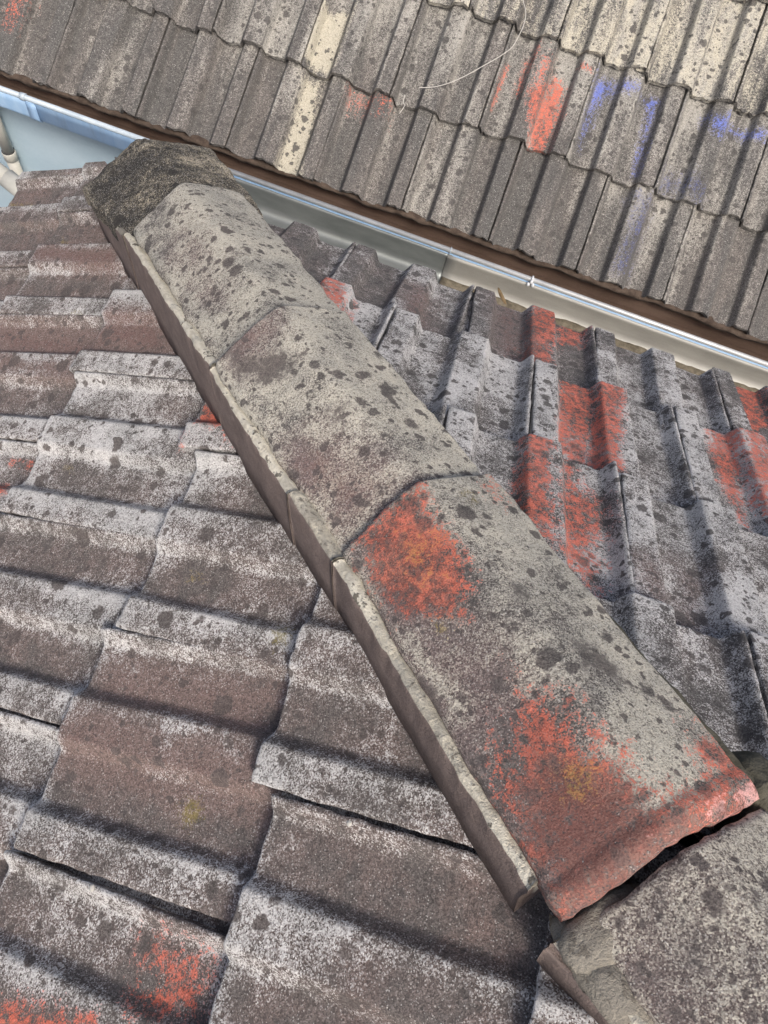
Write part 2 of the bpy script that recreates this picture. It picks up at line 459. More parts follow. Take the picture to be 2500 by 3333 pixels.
PATCH={'R': [('red', 0.014, 0.88, [(0.536, 0.485), (0.604, 0.486), (0.59, 0.232), (0.567, 0.205), (0.518, 0.19), (0.531, 0.299)]), ('red', 0.02, 0.88, [(0.612, 0.486), (0.678, 0.477), (0.666, 0.379), (0.623, 0.359), (0.606, 0.322)]), ('red', 0.015, 0.8, [(0.508, 0.267), (0.528, 0.282), (0.525, 0.214), (0.499, 0.217)]), ('red', 0.014, 0.88, [(0.611, 0.213), (0.683, 0.222), (0.66, -0.073), (0.593, -0.055)]), ('red', 0.014, 0.88, [(0.682, 0.205), (0.742, 0.202), (0.717, 0.008), (0.712, -0.102), (0.655, -0.101)]), ('red', 0.014, 0.88, [(0.53, -0.072), (0.582, -0.073), (0.577, -0.196), (0.582, -0.327), (0.544, -0.295), (0.526, -0.274)]), ('red', 0.03, 0.85, [(0.607, -0.088), (0.63, -0.082), (0.634, -0.149), (0.671, -0.165), (0.656, -0.359), (0.588, -0.316)]), ('red', 0.02, 0.88, [(0.937, 0.222), (1.001, 0.229), (0.95, -0.097), (0.94, -0.067), (0.921, 0.027), (0.915, 0.097)]), ('red', 0.014, 0.88, [(0.999, 0.213), (1.073, 0.213), (0.985, -0.078), (0.971, -0.031), (0.978, 0.081)]), ('red', 0.014, 0.88, [(1.067, 0.472), (1.128, 0.472), (1.116, 0.315), (1.046, 0.246)]), ('red', 0.014, 0.88, [(0.071, 0.243), (0.13, 0.25), (0.149, 0.171), (0.152, 0.127), (0.122, 0.102), (0.08, 0.159)]), ('red', 0.008, 0.88, [(0.155, 0.215), (0.164, 0.21), (0.171, 0.1), (0.164, 0.106)]), ('mauve', 0.04, 0.9, [(0.442, 0.497), (0.513, 0.514), (0.541, 0.232), (0.47, 0.213)]), ('mauve', 0.04, 0.9, [(0.234, 0.368), (0.315, 0.384), (0.318, 0.219), (0.247, 0.22)]), ('mauve', 0.04, 0.9, [(0.698, -0.269), (0.766, -0.266), (0.753, -0.382), (0.692, -0.341)]), ('mauve', 0.04, 0.8, [(0.777, -0.247), (0.835, -0.258), (0.817, -0.393), (0.757, -0.38)])], 'L': [('red', 0.008, 0.88, [(0.009, -0.193), (0.046, -0.212), (0.083, -0.244), (0.012, -0.241)]), ('red', 0.02, 0.7, [(0.066, -0.248), (0.092, -0.263), (0.118, -0.289), (0.105, -0.286)]), ('red', 0.012, 0.7, [(-0.004, -0.249), (0.01, -0.27), (0.003, -0.292), (-0.001, -0.288)]), ('red', 0.012, 0.9, [(-0.339, -0.328), (-0.286, -0.325), (-0.28, -0.339), (-0.328, -0.337)]), ('red', 0.01, 0.88, [(-0.341, -0.378), (-0.31, -0.379), (-0.292, -0.403), (-0.318, -0.413)]), ('red', 0.035, 0.75, [(0.249, -0.918), (0.264, -0.911), (0.325, -0.906), (0.331, -0.965), (0.263, -0.994), (0.256, -0.956), (0.279, -0.942)]), ('red', 0.02, 0.88, [(0.093, -1.031), (0.164, -1.008), (0.229, -0.999), (0.241, -1.022), (0.119, -1.075)]), ('mauve', 0.03, 1, [(-0.622, 0.208), (-0.362, 0.187), (-0.308, 0.125), (-0.574, 0.142)]), ('mauve', 0.03, 0.9, [(-0.326, 0.032), (-0.174, 0.005), (-0.107, -0.077), (-0.289, -0.079)]), ('mauve', 0.03, 0.9, [(-0.547, -0.026), (-0.311, -0.039), (-0.291, -0.095), (-0.507, -0.087)]), ('mauve', 0.03, 0.8, [(-0.5, -0.099), (-0.323, -0.107), (-0.301, -0.145), (-0.474, -0.139)]), ('mauve', 0.04, 0.8, [(0.001, -0.711), (0.288, -0.697), (0.317, -0.742), (0.023, -0.763)]), ('mauve', 0.04, 0.6, [(0.042, -0.627), (0.289, -0.605), (0.291, -0.674), (0.047, -0.679)]), ('yellow', 0.012, 0.9, [(-0.781, 0.37), (-0.7, 0.364), (-0.682, 0.342), (-0.758, 0.346)]), ('yellow', 0.012, 0.8, [(-0.541, 0.231), (-0.517, 0.229), (-0.507, 0.211), (-0.531, 0.213)]), ('yellow', 0.012, 0.9, [(-0.206, -0.33), (-0.192, -0.328), (-0.184, -0.341), (-0.198, -0.343)]), ('yellow', 0.012, 0.9, [(0.108, -0.479), (0.127, -0.476), (0.131, -0.486), (0.112, -0.49)])], 'O': [('red', 0.04, 0.6, [(0.345, 1.615), (0.416, 1.613), (0.432, 1.574), (0.415, 1.509), (0.385, 1.466), (0.371, 1.502), (0.362, 1.553)]), ('red', 0.02, 0.78, [(0.424, 1.58), (0.454, 1.575), (0.483, 1.551), (0.499, 1.474), (0.491, 1.335), (0.432, 1.344), (0.401, 1.403), (0.363, 1.487), (0.416, 1.523)]), ('red', 0.012, 0.8, [(0.277, 1.559), (0.286, 1.559), (0.284, 1.501), (0.284, 1.412), (0.275, 1.413), (0.272, 1.49)]), ('red', 0.015, 0.75, [(0.329, 1.596), (0.344, 1.597), (0.347, 1.473), (0.334, 1.475)]), ('red', 0.012, 0.88, [(0.499, 1.612), (0.542, 1.612), (0.545, 1.596), (0.514, 1.593)]), ('blue', 0.025, 0.9, [(0.567, 1.615), (0.638, 1.623), (0.639, 1.583), (0.606, 1.566), (0.6, 1.523), (0.58, 1.544)]), ('blue', 0.02, 0.8, [(0.579, 1.564), (0.598, 1.567), (0.602, 1.469), (0.593, 1.384), (0.582, 1.402), (0.577, 1.502)]), ('blue', 0.025, 0.85, [(0.637, 1.611), (0.715, 1.611), (0.72, 1.589), (0.683, 1.584), (0.646, 1.58)]), ('blue', 0.015, 0.9, [(0.728, 1.617), (0.791, 1.619), (0.787, 1.553), (0.794, 1.46), (0.795, 1.371), (0.783, 1.37), (0.771, 1.494), (0.763, 1.58), (0.735, 1.592)]), ('blue', 0.025, 0.88, [(0.945, 1.608), (1.009, 1.607), (1.02, 1.573), (1.006, 1.549), (0.968, 1.564)]), ('blue', 0.02, 0.88, [(1.015, 1.617), (1.096, 1.614), (1.1, 1.595), (1.032, 1.595)]), ('blue', 0.02, 0.88, [(1.086, 1.604), (1.141, 1.604), (1.145, 1.578), (1.095, 1.583)]), ('navy', 0.05, 0.75, [(0.807, 1.324), (0.861, 1.327), (0.869, 1.288), (0.864, 1.204), (0.87, 1.094), (0.832, 1.089), (0.82, 1.176), (0.839, 1.265)]), ('navy', 0.05, 0.7, [(0.868, 1.419), (0.956, 1.419), (1.029, 1.379), (1.032, 1.353), (0.958, 1.358), (0.877, 1.36)]), ('pale', 0.03, 0.9, [(-0.346, 1.526), (-0.241, 1.558), (-0.248, 1.348), (-0.35, 1.35)]), ('pale', 0.04, 0.85, [(-0.338, 1.34), (-0.269, 1.344), (-0.247, 1.222), (-0.24, 1.032), (-0.327, 1.033), (-0.325, 1.198)]), ('red', 0.05, 0.55, [(-1.294, 1.245), (-1.238, 1.262), (-1.253, 1.17), (-1.278, 1.176)]), ('red', 0.06, 0.5, [(-0.192, 1.348), (-0.037, 1.355), (-0.035, 1.308), (-0.143, 1.302)])], 'ridge': [('red', 0.02, 1.15, [(0.361, -0.358), (0.372, -0.346), (0.399, -0.393), (0.431, -0.424), (0.447, -0.449), (0.457, -0.5), (0.431, -0.505), (0.393, -0.506), (0.364, -0.484), (0.338, -0.442), (0.323, -0.426)]), ('red', 0.03, 0.55, [(0.31, -0.439), (0.333, -0.406), (0.368, -0.472), (0.413, -0.508), (0.39, -0.512), (0.355, -0.48)]), ('red', 0.02, 0.6, [(0.449, -0.302), (0.474, -0.293), (0.495, -0.323), (0.483, -0.338), (0.457, -0.325)]), ('red', 0.01, 0.75, [(0.503, -0.54), (0.515, -0.547), (0.527, -0.572), (0.518, -0.57)]), ('red', 0.035, 1.0, [(0.528, -0.579), (0.556, -0.574), (0.583, -0.601), (0.608, -0.607), (0.639, -0.633), (0.663, -0.652), (0.668, -0.686), (0.591, -0.748), (0.568, -0.723), (0.547, -0.691), (0.525, -0.652), (0.526, -0.613)]), ('red', 0.03, 1.2, [(0.534, -0.579), (0.556, -0.578), (0.584, -0.607), (0.613, -0.613), (0.636, -0.638), (0.617, -0.659), (0.573, -0.658), (0.538, -0.652)]), ('red', 0.03, 1.1, [(0.693, -0.557), (0.724, -0.551), (0.764, -0.583), (0.703, -0.629), (0.648, -0.656), (0.65, -0.63), (0.713, -0.594)]), ('mauve', 0.05, 1, [(0.554, -0.656), (0.604, -0.64), (0.654, -0.651), (0.651, -0.674), (0.6, -0.73), (0.573, -0.721)]), ('yellow', 0.012, 0.9, [(0.431, -0.513), (0.448, -0.509), (0.452, -0.524), (0.435, -0.527)]), ('yellow', 0.02, 0.9, [(0.566, -0.623), (0.586, -0.619), (0.59, -0.64), (0.57, -0.645)]), ('yellow', 0.03, 0.75, [(0.38, -0.425), (0.409, -0.421), (0.419, -0.459), (0.391, -0.463)]), ('dark', 0.02, 0.9, [(0.091, -0.189), (0.125, -0.177), (0.171, -0.183), (0.172, -0.204), (0.151, -0.23), (0.126, -0.235), (0.074, -0.212), (0.04, -0.182), (0.071, -0.167)]), ('dark', 0.02, 0.8, [(0.226, -0.26), (0.258, -0.243), (0.267, -0.264), (0.245, -0.279)]), ('dark', 0.012, 1, [(0.433, -0.571), (0.448, -0.577), (0.462, -0.598), (0.456, -0.614), (0.439, -0.594)]), ('dark', 0.012, 0.9, [(0.494, -0.452), (0.511, -0.452), (0.522, -0.466), (0.501, -0.475)]), ('dark', 0.014, 0.9, [(0.569, -0.5), (0.595, -0.495), (0.623, -0.523), (0.612, -0.532), (0.573, -0.521)]), ('dark', 0.02, 0.5, [(0.528, -0.608), (0.551, -0.606), (0.566, -0.623), (0.561, -0.637), (0.54, -0.626)]), ('mauve', 0.04, 0.9, [(0.029, -0.173), (0.058, -0.134), (0.108, -0.114), (0.129, -0.151), (0.089, -0.211)]), ('mauve', 0.05, 1, [(0.193, -0.343), (0.24, -0.299), (0.327, -0.335), (0.364, -0.349), (0.309, -0.434), (0.236, -0.377)]), ('mauve', 0.05, 0.6, [(0.31, -0.439), (0.391, -0.496), (0.486, -0.529), (0.521, -0.592), (0.492, -0.64), (0.398, -0.537)]), ('mauve', 0.04, 0.6, [(-0.144, 0.108), (-0.06, 0.06), (0.005, -0.078), (-0.047, -0.071), (-0.129, 0.015)])]}
WIRE=[[0.25, 1.722, -0.368], [0.262, 1.691, -0.384], [0.284, 1.659, -0.4], [0.29, 1.625, -0.417], [0.286, 1.593, -0.433], [0.28, 1.564, -0.447], [0.267, 1.543, -0.457], [0.242, 1.515, -0.471], [0.217, 1.491, -0.483], [0.186, 1.46, -0.498], [0.155, 1.432, -0.512], [0.124, 1.408, -0.524], [0.093, 1.389, -0.533], [0.063, 1.376, -0.539], [0.038, 1.369, -0.543]]
WIRE_END=[[0.004, 1.336, -0.559], [0.006, 1.316, -0.569], [0.014, 1.309, -0.572], [0.006, 1.283, -0.585]]


# ------------------------------------------------------------------ roof tiles
H = 0.026            # rib height
HSCALE = {'L': 0.68, 'R': 0.98, 'O': 1.3}
STEP = {'L': 0.0195, 'R': 0.0195, 'O': 0.026}      # step from one course to the next
U_COLS = np.array([0, .0015, .004, .009, .018, .028, .037, .0415, .0445, .048, .052, .057, .061, .0645, .069, .077, .087, .098,
                   .108, .116, .1205, .124, .129, .134, .138, .1412, .145, .152, .162, .173, .183, .1905, .1945, .198, .203,
                   .208, .212, .2155, .221, .230, .241, .252, .262, .2685, .2725, .277, .282, .2865, .290, .2925, .2945, .2955])
V_ROWS = np.concatenate([[0, .0012, .003, .006, .010, .016, .023], np.arange(.031, .372, .0088)])


def prof(u):
    pts_u = np.array([-1, .0455, .0605, .1245, .1395, .1955, .2105, .2745, .2895, 2])
    pts_h = np.array([0, 0, -H, -H, 0, 0, -H, -H, 0, 0])
    acc = 0
    for o in np.linspace(-.0017, .0017, 7):
        acc = acc + np.interp(u + o, pts_u, pts_h)
    return acc / 7


def tile(plane, e0, s0, rot, mat, parent, lich_fn, length=0.372, seed=0, patches=(), label=None, clip=None, wmax=0.2955,
         rag=0.7, name="roof_tile", lift=0.0, tint=None):
    d = PLANE[plane]
    g = d['g']
    T = STEP[plane]
    cu = U_COLS
    vr = V_ROWS[V_ROWS <= length + 1e-6]
    nc, nr = len(cu), len(vr)
    Uu, Vv = np.meshgrid(cu, vr)
    base = prof(Uu) * HSCALE[plane] - Vv * (T / g) + lift
    # nose rounding
    base = base - 0.0015 * np.clip(1 - Vv / 0.003, 0, 1) ** 2
    # side arrises
    base = base - 0.0022 * np.clip(1 - Uu / 0.004, 0, 1) ** 2 - 0.0022 * np.clip(1 - (0.2955 - Uu) / 0.004, 0, 1) ** 2
    p = np.stack([Uu.ravel(), Vv.ravel(), base.ravel()], 1)
    q = p + np.array([seed * 3.17, seed * 1.31, seed * 0.77])
    p[:, 2] += 0.0006 * vnoise(q, 28, 1) + 0.0006 * vnoise(q, 85, 2) + 0.0004 * vnoise(q, 190, 3)
    edge = np.clip(1 - p[:, 1] / 0.018, 0, 1)
    p[:, 1] += rag * edge * (0.0030 * vnoise(q * [1, 0, 1], 55, 4) + 0.0018 * vnoise(q * [1, 0, 1], 150, 5) + 0.003 * vnoise(q * [1, 0, 1], 14, 9))
    sl = np.clip(1 - p[:, 0] / 0.01, 0, 1); sr = np.clip(1 - (0.2955 - p[:, 0]) / 0.01, 0, 1)
    p[:, 0] += sl * (0.0012 * vnoise(q * [0, 1, 1], 45, 6) + 0.0008 * vnoise(q * [0, 1, 1], 130, 7)) - sr * (0.0010 * vnoise(q * [0, 1, 1], 50, 8) + 0.0008 * vnoise(q * [0, 1, 1], 140, 10))
    faces = grid_faces(nr, nc)
    V = [p]
    # skirt ring down to the underside
    th = T - (0.0065 if plane == 'O' else 0.0038)
    ring = list(range(nc)) + [r * nc + nc - 1 for r in range(1, nr)] + [(nr - 1) * nc + c for c in range(nc - 2, -1, -1)] + [r * nc for r in range(nr - 2, 0, -1)]
    top = p[ring].copy()
    low = p[ring].copy()
    low[:, 2] -= th
    low[:nc, 1] += 0.002
    low[:nc, 2] += 0.0012 * vnoise(low[:nc], 120, 12)
    m = len(ring)
    off0 = len(p)
    off = off0 + m
    V.append(top)
    V.append(low)
    for a in range(m):
        b = (a + 1) % m
        faces.append((off0 + b, off0 + a, off + a, off + b))
    # underside as strips between opposite ring points
    for c in range(nc - 1):
        t0, t1 = off + nc + nr - 1 - 1 + (nc - 1 - c), off + nc + nr - 1 - 1 + (nc - 2 - c)
        faces.append((off + c, off + c + 1, t1, t0))
    # water bar under the next tile
    off2 = off + m
    wb = np.array([[.2950, .004, -.0185], [.326, .004, -.0185], [.326, length, -.0185 - T * length / g], [.2950, length, -.0185 - T * length / g]])
    V.append(wb)
    faces.append((off2, off2 + 1, off2 + 2, off2 + 3))
    V = np.concatenate(V)
    # in-plane pose
    c, s_ = math.cos(rot), math.sin(rot)
    e = d['e'] * c + d['s'] * s_
    s = -d['e'] * s_ + d['s'] * c
    if np.dot(np.cross(e, s), d['n']) < 0:
        # plane frames are left handed: mirror the face order
        faces = [f[::-1] for f in faces]
    o = d['o'] + d['e'] * e0 + d['s'] * s0
    W = o + V[:, :1] * e + V[:, 1:2] * s + V[:, 2:] * d['n']
    pa = patch_attrs(W[:, :2], patches)
    lich = lich_fn(V, W)
    attrs = dict(pa, lich=lich)
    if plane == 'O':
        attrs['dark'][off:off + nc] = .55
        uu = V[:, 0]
        ft = np.max([np.exp(-((uu - c_) / .006) ** 2) for c_ in (.056, .129, .206, .279)], axis=0)  # rib sides and feet: channel dirt plus shade, both painted into the colour
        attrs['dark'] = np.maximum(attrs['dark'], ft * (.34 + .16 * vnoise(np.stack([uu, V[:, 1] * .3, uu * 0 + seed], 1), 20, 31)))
    if tint is not None:
        attrs['pale'] = np.maximum(attrs['pale'], tint)
    hand = np.dot(np.cross(e, s), d['n'])
    loc = V
    if hand < 0:
        loc = V * np.array([-1, 1, 1]); e = -e
    Mx = basis_matrix(e, s, d['n'], o)
    verts = loc
    if clip is not None:
        import bmesh
        me = bpy.data.meshes.new("tmp")
        me.from_pydata([tuple(v) for v in verts], [], faces)
        for k, a in attrs.items():
            at = me.attributes.new(k, 'FLOAT', 'POINT'); at.data.foreach_set('value', np.asarray(a, np.float32))
        bm = bmesh.new(); bm.from_mesh(me)
        Mi = Mx.inverted()
        for co, no in clip:
            lc = Mi @ Vector(co); ln = Mi.to_3x3() @ Vector(no)
            bmesh.ops.bisect_plane(bm, geom=bm.verts[:] + bm.edges[:] + bm.faces[:], plane_co=lc, plane_no=ln, clear_outer=True)
        if len(bm.faces) < 12:
            bm.free(); bpy.data.meshes.remove(me)
            return None
        bm.to_mesh(me); bm.free()
        me.name = name
        me.polygons.foreach_set('use_smooth', np.ones(len(me.polygons), dtype=bool))
        me.materials.append(mat)
        ob = bpy.data.objects.new(name, me); link(ob)
        ob.parent = parent
        ob.matrix_basis = parent_inv(parent) @ Mx
    else:
        ob = mesh_obj(name, verts, faces, mat, parent, True, attrs, Mx)
    if label:
        ob['label'] = label
    return ob


def parent_inv(p):
    pm = Matrix.Identity(4)
    chain = []
    while p is not None:
        chain.append(p); p = p.parent
    for q in reversed(chain):
        pm = pm @ q.matrix_basis
    return pm.inverted()


def local_of(plane, xy):
    """(e, s) of a point of the roof plane over world x, y"""
    d = PLANE[plane]
    n = d['n']
    z = d['o'][2] - (n[0] * (xy[0] - d['o'][0]) + n[1] * (xy[1] - d['o'][1])) / n[2]
    v = np.array([xy[0], xy[1], z]) - d['o']
    return v @ d['e'], v @ d['s']


def patches_for(plane, e0, s0, g):
    out = []
    for p in PATCH[plane]:
        c = np.mean(np.array(p[3]), axis=0)
        ee, ss = local_of(plane, c)
        if e0 - .004 <= ee < e0 + .296 and s0 <= ss < s0 + g:
            out.append(p)
    return out


def colour_label(pats, base):
    k = [p[0] for p in pats if p[2] > .4]
    if 'red' in k and 'blue' in k: return "roof tile with orange red and blue paint patches"
    if 'red' in k: return "roof tile with worn orange red paint"
    if 'blue' in k: return "roof tile with blue paint along its upper edge"
    if 'navy' in k: return "roof tile with a dark blue stain"
    if 'pale' in k: return "roof tile with a cream coloured streak"
    return base


near_roof = empty("tiled_roof", (0.0, 0.0, 0.0), "dark brown-grey concrete tile hip roof with a diagonal row of ridge tiles", "roof")
far_roof = empty("tiled_roof", (-1.0961, 1.0369, -0.7083), "lighter grey and cream tiled roof beyond the gutter, some tiles painted blue", "roof")


def slab(plane, parent, e_a, e_b, s_a, s_b, dn, clip=None, name="roof_deck"):
    d = PLANE[plane]
    vs = []
    for nn in (dn, dn - .02):
        for (e_, s_) in ((e_a, s_a), (e_b, s_a), (e_b, s_b), (e_a, s_b)):
            vs.append(d['o'] + d['e'] * e_ + d['s'] * s_ + d['n'] * nn)
    fs = [(0, 1, 2, 3), (7, 6, 5, 4), (0, 4, 5, 1), (1, 5, 6, 2), (2, 6, 7, 3), (3, 7, 4, 0)]
    import bmesh
    me = bpy.data.meshes.new(name); me.from_pydata([tuple(v) for v in vs], [], fs)
    if clip:
        bm = bmesh.new(); bm.from_mesh(me)
        for co, no in clip:
            bmesh.ops.bisect_plane(bm, geom=bm.verts[:] + bm.edges[:] + bm.faces[:], plane_co=co, plane_no=no, clear_outer=True)
        bm.to_mesh(me); bm.free()
    me.materials.append(M_UNDER)
    ob = bpy.data.objects.new(name, me); link(ob)
    ob.parent = parent; ob.matrix_basis = parent_inv(parent)
    return ob


hipL = [(tuple(HN * -0.012), tuple(HN))]
hipR = [(tuple(HN * 0.012), tuple(-HN))]
EDGE_Y = [((0, .462, 0), (0, 1, 0))]
deck_l = slab('L', near_roof, -1.6, 1.3, -.90, 1.5, -.075, hipL + EDGE_Y)
deck_r = slab('R', near_roof, -.9, 2.2, 0.02, 1.9, -.075, hipR)
deck_o = slab('O', far_roof, -3.6, 1.4, 0.02, 2.2, -.075)


def lich_left(seed):
    b = RNG.uniform(-.13, .10)
    def fn(V, W):
        u, v, w = V[:, 0], V[:, 1], V[:, 2]
        h = np.clip(1 + prof(u) / H, 0, 1)
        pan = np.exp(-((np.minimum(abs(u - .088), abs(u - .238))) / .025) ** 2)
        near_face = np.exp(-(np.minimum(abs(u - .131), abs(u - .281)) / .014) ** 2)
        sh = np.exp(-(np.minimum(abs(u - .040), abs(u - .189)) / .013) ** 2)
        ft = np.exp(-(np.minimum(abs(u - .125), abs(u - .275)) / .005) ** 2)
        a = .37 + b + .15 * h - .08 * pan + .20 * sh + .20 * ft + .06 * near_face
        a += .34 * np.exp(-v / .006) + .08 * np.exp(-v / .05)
        q = np.stack([u * 1.0, v * .25, w * 0 + seed], 1)
        a += .22 * vnoise(q, 16, seed) + .16 * vnoise(np.stack([u, v, w * 0 + seed], 1), 12, seed + 5)
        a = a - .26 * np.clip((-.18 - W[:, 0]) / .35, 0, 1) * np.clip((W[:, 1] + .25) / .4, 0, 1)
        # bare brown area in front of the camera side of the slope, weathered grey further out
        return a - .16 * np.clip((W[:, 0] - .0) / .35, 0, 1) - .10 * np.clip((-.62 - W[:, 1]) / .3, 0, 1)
    return fn


def lich_right(seed, d):
    b = RNG.uniform(-.08, .10)
    def fn(V, W):
        u, v, w = V[:, 0], V[:, 1], V[:, 2]
        h = np.clip(1 + prof(u) / H, 0, 1)
        a = .58 + b + .10 * h + .22 * np.exp(-v / .006)
        if d == 1: a = a - .28 - .26 * np.clip((.35 - W[:, 0]) / .5, 0, 1)
        q = np.stack([u, v * .6, w * 0 + seed], 1)
        a += .20 * vnoise(q, 14, seed) + .14 * vnoise(q, 34, seed + 2)
        return a - .06 * np.clip((-W[:, 1] - .05) / .35, 0, 1)
    return fn


def lich_far(seed, k, x):
    b = RNG.uniform(-.16, .16)
    up = [0, -.26, .02, .18, .22, .24, .24, .24][min(k, 7)]
    def fn(V, W):
        u, v, w = V[:, 0], V[:, 1], V[:, 2]
        a = .46 + b + up + .14 * np.clip((v - .16) / .18, -.6, 1) * (1 if k < 3 else .4)
        q = np.stack([u, v * .12, w * 0 + seed], 1)
        a += .26 * vnoise(q, 30, seed) + .16 * vnoise(q, 11, seed + 3)
        return a
    return fn


n_tile = 0
# left slope -------------------------------------------------
for k in range(-3, 4):
    for i in range(-9, 8):
        if (k + i) % 2: continue
        n_tile += 1
        off = OFF_L.get((k, i))
        ds, ro = off if off else (RNG.uniform(-.004, .004), 0.0)
        e0 = -.15 * i - .045 + CE_L.get(k, 0) * .6 + RNG.uniform(-.0012, .0012)
        s0 = PLANE['L']['g'] * k + ds
        ln = .372
        if k == -3:
            s0 += .105; ln = .27
        if e0 > 1.02 or e0 < -1.25: continue
        pats = patches_for('L', e0, s0, PLANE['L']['g'])
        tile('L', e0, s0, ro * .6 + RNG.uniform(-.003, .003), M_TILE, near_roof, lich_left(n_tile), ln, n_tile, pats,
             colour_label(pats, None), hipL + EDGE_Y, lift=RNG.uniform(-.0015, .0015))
# right slope ------------------------------------------------
for d in range(1, 6):
    for r in range(-5, 13):
        if (d + r) % 2: continue
        n_tile += 1
        off = OFF_R.get((d, r))
        ds, ro = off if off else (RNG.uniform(-.004, .004), 0.0)
        e0 = .15 * r + .010 + CE_R.get(d, 0) * .6 + RNG.uniform(-.0012, .0012)
        s0 = PLANE['R']['g'] * (d - 1) + ds
        if e0 > 1.75: continue
        pats = patches_for('R', e0, s0, PLANE['R']['g'])
        tile('R', e0, s0, ro * .6 + RNG.uniform(-.003, .003), M_TILE2, near_roof, lich_right(n_tile, d), .372, n_tile, pats,
             colour_label(pats, None), hipR, lift=RNG.uniform(-.0015, .0015))
# far roof ---------------------------------------------------
for k in range(1, 7):
    for jj in range(-1, 12):
        j = jj + (0 if k % 2 else .5)
        n_tile += 1
        e0 = -.3 * j + RNG.uniform(-.0015, .0015)
        s0 = PLANE['O']['g'] * (k - 1) + RNG.uniform(-.005, .005)
        pats = patches_for('O', e0, s0, PLANE['O']['g'])
        tn = max(0.0, RNG.normal(.02, .08)) + (0 if k < 2 else (.08 if k == 2 else .26)) + (.16 if k >= 3 and j < -1 else 0) + (.14 if k >= 3 and j > 4 else 0)
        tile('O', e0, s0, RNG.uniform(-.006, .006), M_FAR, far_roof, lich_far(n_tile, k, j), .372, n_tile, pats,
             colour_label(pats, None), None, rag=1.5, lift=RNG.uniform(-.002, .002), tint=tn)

# ------------------------------------------------------------------ hip ridge
def ridge_point(t, lat, upv):
    return HIP * t + HN * lat + HU * upv


